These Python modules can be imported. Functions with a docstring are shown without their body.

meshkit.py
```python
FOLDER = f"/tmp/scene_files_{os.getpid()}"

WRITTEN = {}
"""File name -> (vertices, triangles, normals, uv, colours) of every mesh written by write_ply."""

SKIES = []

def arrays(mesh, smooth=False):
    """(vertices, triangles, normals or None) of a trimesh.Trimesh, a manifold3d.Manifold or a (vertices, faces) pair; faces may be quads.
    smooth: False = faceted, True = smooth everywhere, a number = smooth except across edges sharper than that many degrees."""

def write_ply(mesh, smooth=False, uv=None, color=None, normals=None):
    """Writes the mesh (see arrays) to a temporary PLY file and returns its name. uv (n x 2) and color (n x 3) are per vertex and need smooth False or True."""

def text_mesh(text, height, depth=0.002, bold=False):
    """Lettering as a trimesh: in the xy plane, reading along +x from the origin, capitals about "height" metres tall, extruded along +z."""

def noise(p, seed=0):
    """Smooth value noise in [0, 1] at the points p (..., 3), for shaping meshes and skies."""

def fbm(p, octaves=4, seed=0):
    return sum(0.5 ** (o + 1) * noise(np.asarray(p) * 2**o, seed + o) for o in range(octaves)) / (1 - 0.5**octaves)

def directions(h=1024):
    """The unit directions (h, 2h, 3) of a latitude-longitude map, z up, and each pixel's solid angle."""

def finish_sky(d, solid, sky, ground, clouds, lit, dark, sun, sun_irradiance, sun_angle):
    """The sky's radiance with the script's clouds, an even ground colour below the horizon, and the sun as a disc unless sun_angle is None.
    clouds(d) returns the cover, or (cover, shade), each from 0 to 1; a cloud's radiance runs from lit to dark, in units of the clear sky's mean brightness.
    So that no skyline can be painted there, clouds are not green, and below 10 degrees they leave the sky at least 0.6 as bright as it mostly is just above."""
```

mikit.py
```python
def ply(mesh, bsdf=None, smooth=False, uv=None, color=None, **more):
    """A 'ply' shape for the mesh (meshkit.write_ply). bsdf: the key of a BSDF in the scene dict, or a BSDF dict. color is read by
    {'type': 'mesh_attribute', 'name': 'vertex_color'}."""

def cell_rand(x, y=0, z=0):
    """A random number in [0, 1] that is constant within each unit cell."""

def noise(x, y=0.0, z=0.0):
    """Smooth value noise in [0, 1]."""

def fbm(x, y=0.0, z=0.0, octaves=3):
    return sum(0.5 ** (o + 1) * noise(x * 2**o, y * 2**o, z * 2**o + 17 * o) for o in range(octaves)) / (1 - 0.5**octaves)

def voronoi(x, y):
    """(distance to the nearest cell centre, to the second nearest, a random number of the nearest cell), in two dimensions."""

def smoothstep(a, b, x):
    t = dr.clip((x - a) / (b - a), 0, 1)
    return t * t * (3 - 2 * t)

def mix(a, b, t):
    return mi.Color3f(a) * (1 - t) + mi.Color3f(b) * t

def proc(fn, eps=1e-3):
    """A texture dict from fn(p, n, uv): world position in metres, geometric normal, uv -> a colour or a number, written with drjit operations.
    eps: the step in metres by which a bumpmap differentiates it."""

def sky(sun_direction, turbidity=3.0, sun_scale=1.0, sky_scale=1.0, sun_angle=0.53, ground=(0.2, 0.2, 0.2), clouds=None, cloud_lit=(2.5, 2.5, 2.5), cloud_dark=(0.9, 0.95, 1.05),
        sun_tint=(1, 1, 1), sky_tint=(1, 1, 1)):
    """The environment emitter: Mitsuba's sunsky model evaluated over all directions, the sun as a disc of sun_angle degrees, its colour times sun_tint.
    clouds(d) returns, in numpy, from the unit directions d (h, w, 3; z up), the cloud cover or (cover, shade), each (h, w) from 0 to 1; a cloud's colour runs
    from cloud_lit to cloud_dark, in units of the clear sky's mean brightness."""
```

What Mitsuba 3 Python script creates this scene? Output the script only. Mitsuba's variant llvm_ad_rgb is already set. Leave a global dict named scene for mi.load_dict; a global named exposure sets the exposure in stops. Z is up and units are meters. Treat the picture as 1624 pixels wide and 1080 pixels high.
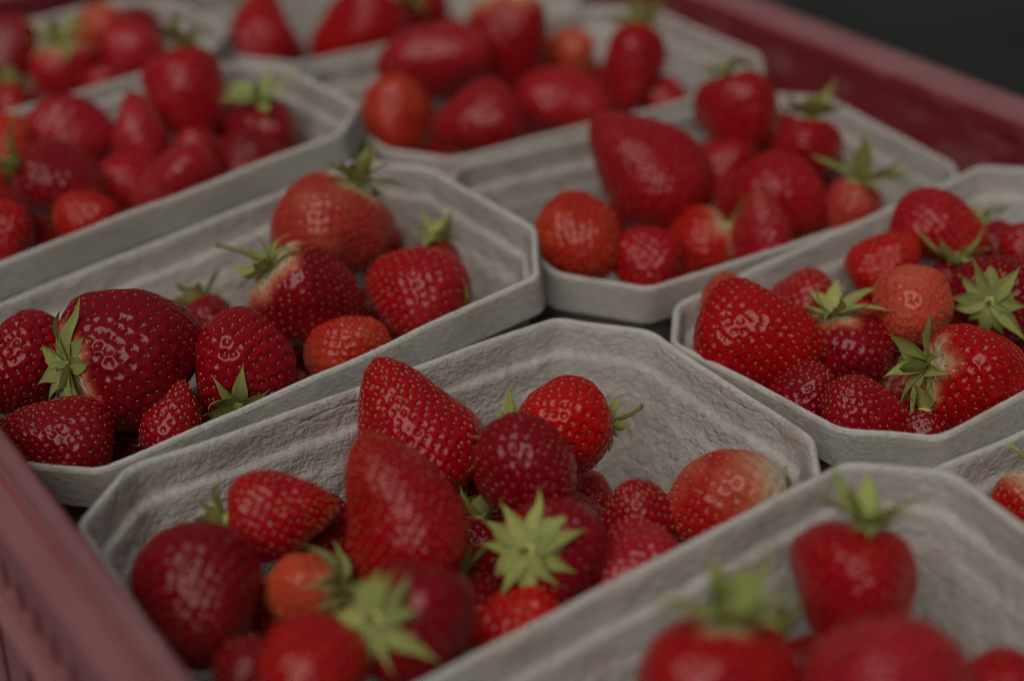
"""Punnets of strawberries packed in a red plastic crate."""
import math
import numpy as np
import trimesh
import shapely.geometry as sg
from scipy.spatial import cKDTree
import mitsuba as mi
import drjit as dr
import meshkit
import mikit
from mikit import proc, ply, fbm, noise, voronoi, smoothstep, mix

T = mi.ScalarTransform4f
scene, labels = {}, {}

# ------------------------------------------------------------------ camera, light, exposure
EYE = np.array([-0.29386, -0.32474, 0.24894])
FWD = np.array([0.486195, 0.729238, -0.481484])
UP = np.array([0.269670, 0.398889, 0.876451])
FOCUS = 0.496
scene["camera"] = {
    "type": "thinlens", "fov": 34.186, "fov_axis": "x", "near_clip": 0.02, "far_clip": 30.0,
    "aperture_radius": 0.0070, "focus_distance": FOCUS,
    "to_world": T().look_at(origin=EYE.tolist(), target=(EYE + FWD).tolist(), up=UP.tolist()),
}


def overcast(d):
    """An even cloud layer, a third as bright at the horizon as at the zenith."""
    return np.ones(d.shape[:2]), 1.0 - np.clip(d[..., 2], 0, 1)


scene["sky"] = mikit.sky((-0.50, -0.34, 0.82), turbidity=3, sun_scale=0.30, sun_angle=46, sun_tint=(0.87, 0.98, 1.17), clouds=overcast,
                         cloud_lit=(0.34, 0.36, 0.38), cloud_dark=(0.115, 0.12, 0.125), ground=(0.06, 0.06, 0.06))
exposure = 1.6

# ------------------------------------------------------------------ materials
def rgb(r, g, b):
    return {"type": "rgb", "value": [r, g, b]}


VC = {"type": "mesh_attribute", "name": "vertex_color"}


def pulp_colour(p, n, uv):
    big = fbm(p.x * 45, p.y * 45, p.z * 45, 3)
    fine = fbm(p.x * 900, p.y * 900, p.z * 900, 3)
    c = mix((0.50, 0.472, 0.440), (0.64, 0.615, 0.585), smoothstep(0.3, 0.7, big * 0.55 + fine * 0.45))
    edge = dr.abs(uv.y - 1.0) * 100.0 + (noise(p.x * 700, p.y * 700, p.z * 700) - 0.5) * 1.6
    c = mix(c, (0.76, 0.75, 0.71), (1.0 - smoothstep(0.4, 2.6, edge)) * 0.75)
    fleck = smoothstep(0.77, 0.83, noise(p.x * 640 + 9, p.y * 640, p.z * 640))
    c = mix(c, (0.25, 0.21, 0.17), fleck * 0.25)
    stain = smoothstep(0.66, 0.8, fbm(p.x * 70 + 5, p.y * 70, p.z * 70, 2))
    return mix(c, (0.46, 0.33, 0.29), stain * 0.4)


def pulp_bump(p, n, uv):
    a = fbm(p.x * 420, p.y * 420, p.z * 420, 3)
    w = fbm(p.x * 190, p.y * 190, p.z * 190, 2) * 4.0
    cr = dr.abs(fbm(p.x * 330 + w, p.y * 330, p.z * 520 - w, 3) - 0.5) * 2.0
    fib = noise(p.x * 1300 + w, p.y * 1300 - w, p.z * 700 + w)
    fib2 = noise(p.x * 700 - w, p.y * 700 + w, p.z * 1700)
    inside = smoothstep(0.97, 1.04, uv.y)
    return (a * 0.35 + cr * 0.35 + fib * 0.16 + fib2 * 0.14) * (0.35 + 0.65 * inside)


scene["pulp"] = {"type": "twosided", "b": {"type": "bumpmap", "arbitrary": proc(pulp_bump, eps=1.5e-4), "scale": 0.0011,
                 "b": {"type": "diffuse", "reflectance": proc(pulp_colour)}}}


def crate_colour(p, n, uv):
    a = fbm(p.x * 60, p.y * 60, p.z * 60, 3)
    c = mix((0.26, 0.020, 0.034), (0.34, 0.045, 0.056), a)
    wear = smoothstep(0.55, 0.75, fbm(p.x * 70, p.y * 50, p.z * 70 + 3, 3))
    c = mix(c, (0.46, 0.20, 0.20), wear * 0.35)
    # the handled outside and the top edges have faded
    top = dr.maximum(smoothstep(0.6, 0.95, n.z), 1.0 - smoothstep(-0.2122, -0.2116, p.x))
    c = mix(c, (0.39, 0.19, 0.20), top * (0.6 + 0.35 * a))
    scuff = smoothstep(0.72, 0.8, noise(p.x * 700, p.y * 300, p.z * 700))
    return mix(c, (0.5, 0.30, 0.29), scuff * 0.15)


scene["crate_plastic"] = {"type": "twosided", "b": {"type": "bumpmap", "arbitrary": proc(lambda p, n, uv: fbm(p.x * 500, p.y * 500, p.z * 500, 2), eps=3e-4), "scale": 0.0002,
                          "b": {"type": "principled", "base_color": proc(crate_colour), "roughness": 0.46, "specular": 0.5}}}


def floor_colour(p, n, uv):
    a = fbm(p.x * 9, p.y * 9, p.z * 9, 4)
    c = mix((0.018, 0.020, 0.019), (0.045, 0.049, 0.047), a)
    return mix(c, (0.035, 0.052, 0.056), smoothstep(0.5, 0.7, fbm(p.x * 3 + 4, p.y * 3, 0.0, 2)) * 0.6)


scene["dark_floor"] = {"type": "twosided", "b": {"type": "principled", "base_color": proc(floor_colour), "roughness": 0.75, "specular": 0.25}}
scene["skin_gloss"] = {"type": "twosided", "b": {"type": "principled", "base_color": VC, "roughness": 0.17, "specular": 0.37, "clearcoat": 0.12, "clearcoat_gloss": 0.92}}
scene["seed"] = {"type": "twosided", "b": {"type": "principled", "base_color": VC, "roughness": 0.33, "specular": 0.5}}
scene["leaf"] = {"type": "principledthin", "base_color": VC, "roughness": 0.48, "diff_trans": 0.45, "spec_trans": 0.0, "eta": 1.4}
scene["stalk"] = {"type": "twosided", "b": {"type": "principled", "base_color": VC, "roughness": 0.45, "specular": 0.4}}


def put(key, shape, label=None, category=None, group=None, kind=None):
    scene[key] = shape
    tag(key, label, category, group, kind)


def tag(key, label=None, category=None, group=None, kind=None):
    d = {k: v for k, v in (("label", label), ("category", category), ("group", group), ("kind", kind)) if v}
    if d:
        labels[key] = d


def smooth01(a, b, x):
    t = np.clip((x - a) / (b - a), 0, 1)
    return t * t * (3 - 2 * t)


def grid_faces(nu, nv, wrap_v=True):
    """Quads of an (nu, nv) grid of vertices, as triangles; wrapping in v."""
    i = np.arange(nu - 1)[:, None]
    j = np.arange(nv if wrap_v else nv - 1)[None, :]
    k = (j + 1) % nv
    a, b, c, d = i * nv + j, i * nv + k, (i + 1) * nv + k, (i + 1) * nv + j
    return np.vstack([np.stack([a, b, c], -1).reshape(-1, 3), np.stack([a, c, d], -1).reshape(-1, 3)])


# ------------------------------------------------------------------ the floor under the crate
FLOOR_Z = -0.090
fv = np.array([[-4, -4, FLOOR_Z], [6, -4, FLOOR_Z], [6, 8, FLOOR_Z], [-4, 8, FLOOR_Z]], float)
put("floor", ply((fv, np.array([[0, 1, 2], [0, 2, 3]])), "dark_floor"), "dark grey floor the crate stands on", kind="structure")

# ------------------------------------------------------------------ the red crate
X0, X1, Y0, Y1 = -0.1965, 0.1995, -0.200, 0.4445      # inner faces
ZT, ZB = 0.015, -0.082                              # top of the rails, underside of the bottom
tag("crate", "red plastic crate holding all the punnets, its slotted rail blurred at lower left", "crate")


def rounded_bar(p0, p1, w, h, r, up=(0, 0, 1)):
    """A bar from p0 to p1 with a rounded rectangular section w x h."""
    s = sg.box(-w / 2 + r, -h / 2 + r, w / 2 - r, h / 2 - r).buffer(r, quad_segs=4)
    d = np.subtract(p1, p0)
    L = np.linalg.norm(d)
    m = trimesh.creation.extrude_polygon(s, L, engine="earcut")
    z = d / L
    y = np.array(up, float)
    x = np.cross(y, z)
    M = np.eye(4)
    M[:3, 0], M[:3, 1], M[:3, 2], M[:3, 3] = x, y, z, p0
    m.apply_transform(M)
    return m


def slotted_wall(length, zlo, zhi, thick, slots):
    """A wall in the xz plane, from x = 0, extruded along y, with rounded slots (x, z, w, h)."""
    poly = sg.box(0, zlo, length, zhi)
    for (x, z, w, h) in slots:
        poly = poly.difference(sg.LineString([(x, z - h / 2 + w / 2), (x, z + h / 2 - w / 2)]).buffer(w / 2, quad_segs=4))
    m = trimesh.creation.extrude_polygon(poly, thick, engine="earcut")
    return m


def place_wall(m, axis, origin):
    """axis 'y': the wall runs along y, its thickness along x; 'x': along x, its thickness along y."""
    v = np.array(m.vertices)
    if axis == "y":
        w = np.stack([v[:, 2], v[:, 0], v[:, 1]], -1)
        f = m.faces
    else:
        w = np.stack([v[:, 0], v[:, 2], v[:, 1]], -1)
        f = m.faces[:, ::-1]
    return trimesh.Trimesh(w + origin, f, process=False)


RW_L, RW_R = 0.0165, 0.0225
slots = [(s, -0.0038, 0.0062, 0.0125) for s in np.arange(0.012, Y1 - Y0 + 0.01, 0.0118)]
low = [(s, -0.045, 0.006, 0.036) for s in np.arange(0.018, Y1 - Y0, 0.0236)]
wl = place_wall(slotted_wall(Y1 - Y0 + 0.020, ZB + 0.004, ZT - 0.0075, 0.0060, slots + low), "y", [X0 - RW_L + 0.0005, Y0 - 0.010, 0])
put("crate__side_wall", ply(wl, "crate_plastic", smooth=30), "slotted side wall at lower left")
iw = trimesh.creation.box(extents=(0.0015, Y1 - Y0 + 0.004, ZT - 0.0095 - ZB - 0.005))
iw.apply_translation([-0.2025, (Y0 + Y1) / 2, (ZT - 0.0095 + ZB + 0.005) / 2])
put("crate__inner_wall", ply(iw, "crate_plastic"))
wr = place_wall(slotted_wall(Y1 - Y0 + 0.020, ZB + 0.004, ZT - 0.0075, 0.0032, low), "y", [X1 + 0.0008, Y0 - 0.010, 0])
put("crate__side_wall_001", ply(wr, "crate_plastic", smooth=30), "side wall at upper right")
lowx = [(s, -0.045, 0.006, 0.036) for s in np.arange(0.018, X1 - X0 - 0.005, 0.0236)]
for i, y in enumerate((Y0 - 0.006, Y1 + 0.002)):
    we = place_wall(slotted_wall(X1 - X0 - 0.002, ZB + 0.004, ZT - 0.0085, 0.0032, lowx), "x", [X0 + 0.001, y, 0])
    put("crate__end_wall" + ("_001" if i else ""), ply(we, "crate_plastic", smooth=30))
rl = rounded_bar([X0 - RW_L / 2, Y0 - 0.016, ZT - 0.0045], [X0 - RW_L / 2, Y1 + 0.018, ZT - 0.0045], RW_L, 0.009, 0.0028)
put("crate__rail", ply(rl, "crate_plastic", smooth=40), "wide blurred rail crossing the lower left corner")
rr = rounded_bar([X1 + RW_R / 2, Y0 - 0.016, ZT - 0.0045], [X1 + RW_R / 2, Y1 + 0.018, ZT - 0.0045], RW_R, 0.009, 0.0025)
put("crate__rail_001", ply(rr, "crate_plastic", smooth=40), "rail along the upper right")
for i, y in enumerate((Y0 - 0.008, Y1 + 0.008)):
    rb = rounded_bar([X0 + 0.0006, y, ZT - 0.0052], [X1 - 0.0006, y, ZT - 0.0052], 0.015, 0.0085, 0.0025)
    put("crate__rail_%03d" % (i + 2), ply(rb, "crate_plastic", smooth=40))
rib = rounded_bar([X0 - RW_L - 0.0012, Y0 - 0.013, -0.0150], [X0 - RW_L - 0.0012, Y1 + 0.014, -0.0150], 0.0046, 0.0032, 0.0012)
put("crate__rib", ply(rib, "crate_plastic", smooth=40), "thin rib below the row of slots")
rib2 = rounded_bar([X0 - RW_L / 2 , Y0 - 0.0155, ZT + 0.0006], [X0 - RW_L / 2, Y1 + 0.0175, ZT + 0.0006], 0.0022, 0.0024, 0.0009)
put("crate__rib_001", ply(rib2, "crate_plastic", smooth=40), "low ridge along the top of the lower left rail")
bot = trimesh.creation.box(extents=(X1 - X0 + 0.006, Y1 - Y0 + 0.006, 0.004))
bot.apply_translation([(X0 + X1) / 2, (Y0 + Y1) / 2, ZB + 0.002])
put("crate__bottom", ply(bot, "crate_plastic"))

# ------------------------------------------------------------------ the pulp punnets
# name, centre of the rim (mm), axes, rim corners (mm, in the rim's plane, clockwise from the far right), label
PUNNETS = [
    ('A',[-92.43,-2.81,-2.71],[[0.9993,-0.0354,0.0087],[0.0357,0.9988,-0.0338],[-0.0075,0.0341,0.9994]],[[74.7,61.0],[95.4,36.0],[94.1,-37.3],[78.9,-55.8],[-81.0,-63.1],[-102.5,-41.1],[-97.5,41.5],[-74.6,59.2]]),
    ('B',[-96.0,127.57,-0.61],[[0.9908,-0.0063,-0.1352],[0.007,1.0,0.0042],[0.1351,-0.0051,0.9908]],[[75.4,59.5],[92.6,32.5],[94.1,-32.0],[75.2,-61.0],[-77.2,-58.3],[-92.6,-38.5],[-95.0,37.1],[-75.4,59.5]]),
    ('C',[-96.89,252.94,4.97],[[0.9921,0.0077,-0.1251],[-0.0016,0.9988,0.0491],[0.1253,-0.0485,0.9909]],[[75.4,59.5],[93.4,32.2],[95.5,-34.9],[76.5,-55.9],[-75.4,-59.5],[-95.0,-37.1],[-95.0,37.1],[-75.4,59.5]]),
    ('D',[-94.65,375.27,4.03],[[0.9957,0.0242,-0.0897],[-0.0198,0.9986,0.0496],[0.0908,-0.0477,0.9947]],[[75.4,59.5],[96.8,32.3],[96.2,-32.1],[75.6,-57.5],[-75.4,-59.5],[-95.0,-37.1],[-95.0,37.1],[-75.4,59.5]]),
    ('E',[-92.45,-122.17,-1.2],[[0.9967,0.0103,-0.0804],[-0.0136,0.9991,-0.0408],[0.0799,0.0418,0.9959]],[[78.1,60.6],[98.9,40.4],[95.0,-37.1],[75.4,-59.5],[-75.4,-59.5],[-95.0,-37.1],[-95.0,37.1],[-75.4,56.5]]),
    ('F',[98.97,-1.37,0.2],[[0.9959,-0.0152,-0.0888],[0.0197,0.9985,0.0501],[0.0879,-0.0517,0.9948]],[[79.1,63.0],[95.0,37.1],[95.0,-37.1],[75.4,-59.5],[-71.1,-56.7],[-88.6,-33.3],[-90.1,41.3],[-72.6,60.7]]),
    ('G',[94.39,122.39,-1.26],[[0.9997,0.0216,0.0082],[-0.0213,0.9991,-0.0368],[-0.009,0.0366,0.9993]],[[75.1,54.4],[93.8,35.4],[91.2,-40.5],[75.4,-59.5],[-75.5,-64.6],[-96.4,-37.3],[-93.3,41.9],[-77.9,55.0]]),
    ('H',[96.38,244.3,2.78],[[0.9999,0.0073,-0.0117],[-0.0077,0.9996,-0.0266],[0.0115,0.0266,0.9996]],[[72.3,59.3],[96.6,39.4],[96.8,-40.1],[78.4,-63.1],[-77.1,-60.4],[-95.0,-37.1],[-95.0,37.1],[-75.4,59.5]]),
    ('I',[93.19,369.72,3.0],[[1.0,0.01,-0.0],[-0.01,0.9999,-0.0026],[0.0,0.0026,1.0]],[[75.4,59.5],[95.0,37.1],[95.0,-37.1],[75.4,-59.5],[-75.4,-59.5],[-95.0,-37.1],[-95.0,37.1],[-75.4,59.5]]),
    ('J',[93.19,-120.57,-10.0],[[1.0,0.0,0.0],[0.0,1.0,-0.0026],[0.0,0.0026,1.0]],[[75.4,59.5],[95.0,37.1],[95.0,-37.1],[75.4,-59.5],[-75.4,-59.5],[-95.0,-37.1],[-95.0,37.1],[-75.4,59.5]]),
]
PUNNET_LABEL = {
    "A": "grey pulp punnet in the centre foreground with its bare back wall in focus",
    "B": "pulp punnet at middle left, directly behind the front centre one",
    "C": "pulp punnet at upper left, third in the left column",
    "D": "blurred pulp punnet in the top left corner",
    "E": "blurred pulp punnet in the bottom right corner, nearest to the viewer",
    "F": "pulp punnet at right middle filled with the sharpest glossy strawberries",
    "G": "pulp punnet at upper right touching the red crate wall, with a large smooth strawberry",
    "H": "blurred pulp punnet at top centre whose far corner meets the crate rail",
    "I": "farthest pulp punnet, cut by the top edge of the photo",
    "J": "pulp punnet at the right edge, only a sliver of its inside showing",
}
# cross-section from the outer foot over the rim to the inner foot: (inset, height) in mm
PROFILE = [(19.5, -62), (17, -55), (4.6, -16), (3.2, -14.6), (0.6, -14.2), (0.0, -13.2), (0.1, -9), (0.2, -3), (0.35, -1.2), (0.8, -0.35), (1.5, 0.0), (2.2, -0.25), (2.75, -1.0),
           (3.2, -2.6), (3.7, -6.5), (4.1, -9.4), (4.5, -10.2), (6.6, -10.9), (7.1, -11.8), (8.3, -17.0), (8.8, -18.4), (9.5, -19.6), (10.1, -21.5), (16.8, -53), (18.2, -57), (21, -59.2)]


def punnet_mesh(corners, ns, rows, seed):
    C = np.array(corners, float)                     # clockwise
    C = np.roll(C[::-1], -2, 0)                      # counter-clockwise, the seam in a near corner
    e = np.roll(C, -1, 0) - C
    el = np.linalg.norm(e, axis=1)
    nrm = np.stack([-e[:, 1], e[:, 0]], -1) / el[:, None]     # inward normals of the edges
    n0, n1 = np.roll(nrm, 1, 0), nrm
    miter = (n0 + n1) / (1 + (n0 * n1).sum(1))[:, None]
    # sampling along the rim: straight pieces and corner curves
    tot = el.sum()
    R = 8.0
    par = []
    for k in range(8):
        nk = max(6, int(ns * (el[k] - R) / tot))
        par += [(k, 0, t) for t in np.linspace(0, 1, nk, endpoint=False)]
        nc = max(5, int(ns * R * 1.2 / tot) + 3)
        par += [(k, 1, t) for t in np.linspace(0, 1, nc, endpoint=False)]
    par = np.array(par)
    kk, kind, tt = par[:, 0].astype(int), par[:, 1], par[:, 2][:, None]

    def ring(d):
        c = C + miter * d
        ee = np.roll(c, -1, 0) - c
        u = ee / np.maximum(np.linalg.norm(ee, axis=1, keepdims=True), 1e-6)
        r = min(R, 0.42 * np.linalg.norm(ee, axis=1).min())
        a, b = c + u * r / 2, np.roll(c, -1, 0) - u * r / 2
        nxt = np.roll(np.arange(8), -1)
        straight = a[kk] * (1 - tt) + b[kk] * tt
        p0, p1, p2 = b[kk], c[nxt][kk], a[nxt][kk]
        curve = p0 * (1 - tt) ** 2 + 2 * p1 * tt * (1 - tt) + p2 * tt ** 2
        return np.where(kind[:, None] == 0, straight, curve)

    prof = np.array(PROFILE, float)
    seg = np.linalg.norm(np.diff(prof, axis=0), axis=1)
    dens = np.ones(len(seg))
    dens[3:6] = 1.6
    dens[6:12] = 3.2
    dens[12:22] = 2.6
    dens[0:2] = 0.25
    w = seg * dens
    cum = np.concatenate([[0], np.cumsum(w)])
    q = np.unique(np.concatenate([np.linspace(0, cum[-1], rows), cum]))
    D, Z = np.interp(q, cum, prof[:, 0]), np.interp(q, cum, prof[:, 1])
    arc = np.interp(q, cum, np.concatenate([[0], np.cumsum(seg)]))
    rim_arc = np.concatenate([[0], np.cumsum(seg)])[10]
    inner = smooth01(0, 4, arc - rim_arc)
    base = ring(0.0)
    ds = np.linalg.norm(np.roll(base, -1, 0) - base, axis=1)
    s = np.concatenate([[0], np.cumsum(ds)[:-1]])
    ang = s / (s[-1] + ds[-1]) * 2 * np.pi
    circ = np.stack([np.cos(ang), np.sin(ang)], -1) * (s[-1] / 2 / np.pi)          # closed coordinate along the rim (mm)
    low = meshkit.fbm(np.c_[circ / 32.0, np.full(len(s), seed * 3.1)], 2) - 0.5
    wob = meshkit.fbm(np.c_[circ / 9.0, np.full(len(s), seed * 1.7 + 5)], 3) - 0.5
    V = []
    for i in range(len(D)):
        pq = np.c_[circ, np.full(len(s), arc[i])]
        nlow = meshkit.fbm(np.c_[pq / 11.0] + seed * 7, 2) - 0.5
        nmid = meshkit.fbm(np.c_[pq[:, :2] / 3.6, pq[:, 2:] / 2.9] + seed * 3, 3) - 0.5
        nhi = meshkit.fbm(np.c_[pq[:, :2] / 1.5, pq[:, 2:] / 1.0] + seed * 5, 2) - 0.5
        a = 0.25 + 0.75 * inner[i]
        wall = smooth01(14, 24, arc[i] - rim_arc)
        d = D[i] + (nlow * 1.2 + nmid * (0.40 + 1.05 * wall) + nhi * (0.30 + 0.30 * wall)) * a
        # the ledges wander up and down a little along the wall
        z = Z[i] + wob * 2.2 * inner[i] * (Z[i] > -30) + low * 2.6 * (1 - smooth01(20, 50, -Z[i])) + nhi * 0.30 * (abs(arc[i] - rim_arc) < 3)
        # cracks where the wet pulp folded: grooves that run along the wall below the rim
        for (h0, amp, ms, wd, dp) in ((3.6, 2.6, 0.0, 0.26, 0.50),):
            path = h0 + amp * (meshkit.fbm(np.c_[circ / 13.0, np.full(len(s), ms + seed)], 4) - 0.5) * 2
            on = smooth01(0.48, 0.60, meshkit.noise(np.c_[circ / 26.0, np.full(len(s), ms * 2 + seed + 40)]))
            d = d - dp * on * np.exp(-((arc[i] - rim_arc - path) / wd) ** 2) * inner[i]
        P = ring(0.0)
        full = ring(D[i])
        dirn = full - P
        ln = np.linalg.norm(dirn, axis=1, keepdims=True)
        inw = np.where(ln > 1e-6, dirn / np.maximum(ln, 1e-6), 0)
        if D[i] < 0.5:
            t_ = ring(3.0) - P
            inw = t_ / np.linalg.norm(t_, axis=1, keepdims=True)
        V.append(np.c_[full + inw * (d - D[i])[:, None], z])
    V = np.array(V)
    n_r, n_s = V.shape[:2]
    V = np.concatenate([V, V[:, :1]], 1)
    n_s += 1
    UV = np.stack(np.broadcast_arrays(np.append(s, s[-1] + ds[-1])[None] / 100.0, (arc[:, None] - rim_arc) / 100.0 + 1), -1).reshape(-1, 2)
    F = grid_faces(n_r, n_s, False)
    verts = V.reshape(-1, 3)
    mid = C.mean(0)
    caps_in = np.array([[*mid, -59.6]])
    caps_out = np.array([[*mid, -61.5]])
    UV = np.vstack([UV, [[0, 2], [0, 0]]])
    last, first = (n_r - 1) * n_s + np.arange(n_s), np.arange(n_s)
    ci, co = len(verts), len(verts) + 1
    verts = np.vstack([verts, caps_in, caps_out])
    fi = np.stack([last, np.roll(last, -1), np.full(n_s, ci)], -1)
    fo = np.stack([np.roll(first, -1), first, np.full(n_s, co)], -1)
    return verts / 1000.0, np.vstack([F, fi, fo]), UV


DETAIL = {"A": (820, 120), "B": (700, 110), "F": (760, 110), "E": (420, 80), "G": (460, 80)}
for i, (name, o, M, corners) in enumerate(PUNNETS):
    ns, rows = DETAIL.get(name, (300, 60))
    v, f, uv = punnet_mesh(corners, ns, rows, i + 1)
    v = v @ np.array(M).T + np.array(o) / 1000.0
    key = "punnet" + ("_%03d" % i if i else "")
    put(key, ply((v, f), "pulp", smooth=True, uv=uv), PUNNET_LABEL[name], "punnet", "pulp punnets packed in the red crate")

# ------------------------------------------------------------------ the strawberries
COLOUR = {  # skin, lighter patch, patch amount
    "r": ((0.47, 0.0025, 0.011), (0.54, 0.014, 0.016), 0.2), "r2": ((0.58, 0.006, 0.008), (0.62, 0.03, 0.016), 0.22),
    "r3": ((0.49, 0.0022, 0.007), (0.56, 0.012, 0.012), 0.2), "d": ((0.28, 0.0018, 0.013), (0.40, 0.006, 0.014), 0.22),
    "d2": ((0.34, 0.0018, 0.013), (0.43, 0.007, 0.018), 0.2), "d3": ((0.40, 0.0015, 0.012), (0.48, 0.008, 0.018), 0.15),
    "p": ((0.48, 0.006, 0.018), (0.55, 0.04, 0.035), 0.22), "p2": ((0.46, 0.008, 0.027), (0.53, 0.04, 0.045), 0.22),
    "p3": ((0.55, 0.050, 0.040), (0.60, 0.16, 0.09), 0.35), "o": ((0.66, 0.085, 0.035), (0.66, 0.17, 0.06), 0.35),
    "o2": ((0.60, 0.030, 0.020), (0.64, 0.10, 0.035), 0.3), "o3": ((0.60, 0.026, 0.018), (0.68, 0.11, 0.035), 0.4),
    "o4": ((0.70, 0.085, 0.050), (0.74, 0.19, 0.10), 0.5), "o5": ((0.40, 0.012, 0.016), (0.66, 0.17, 0.04), 0.45),
    "w": ((0.58, 0.015, 0.018), (0.64, 0.13, 0.08), 0.45),
}


def frame(a):
    a = np.array(a, float) / np.linalg.norm(a)
    h = np.array([0, 0, 1.0]) if abs(a[2]) < 0.9 else np.array([1.0, 0, 0])
    x = np.cross(h, a)
    x /= np.linalg.norm(x)
    return np.stack([x, np.cross(a, x), a], -1)                 # columns


def profile_radius(t, q):
    """Relative radius along the axis, from the shoulder (t = 0) to the tip (1); q = 0 round, 1 conical."""
    rnd = np.sqrt(np.maximum(0, 1 - (2 * t - 1) ** 2)) ** 0.92
    xs = np.array([0, 0.02, 0.06, 0.12, 0.2, 0.3, 0.42, 0.55, 0.68, 0.8, 0.9, 0.96, 0.99, 1.0])
    ys = np.array([0, 0.34, 0.62, 0.83, 0.955, 1.0, 0.97, 0.86, 0.70, 0.52, 0.34, 0.20, 0.09, 0])
    con = np.interp(t, xs, ys)
    k = np.clip(q, 0, 1)
    return rnd * (1 - k) + con * k


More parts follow.
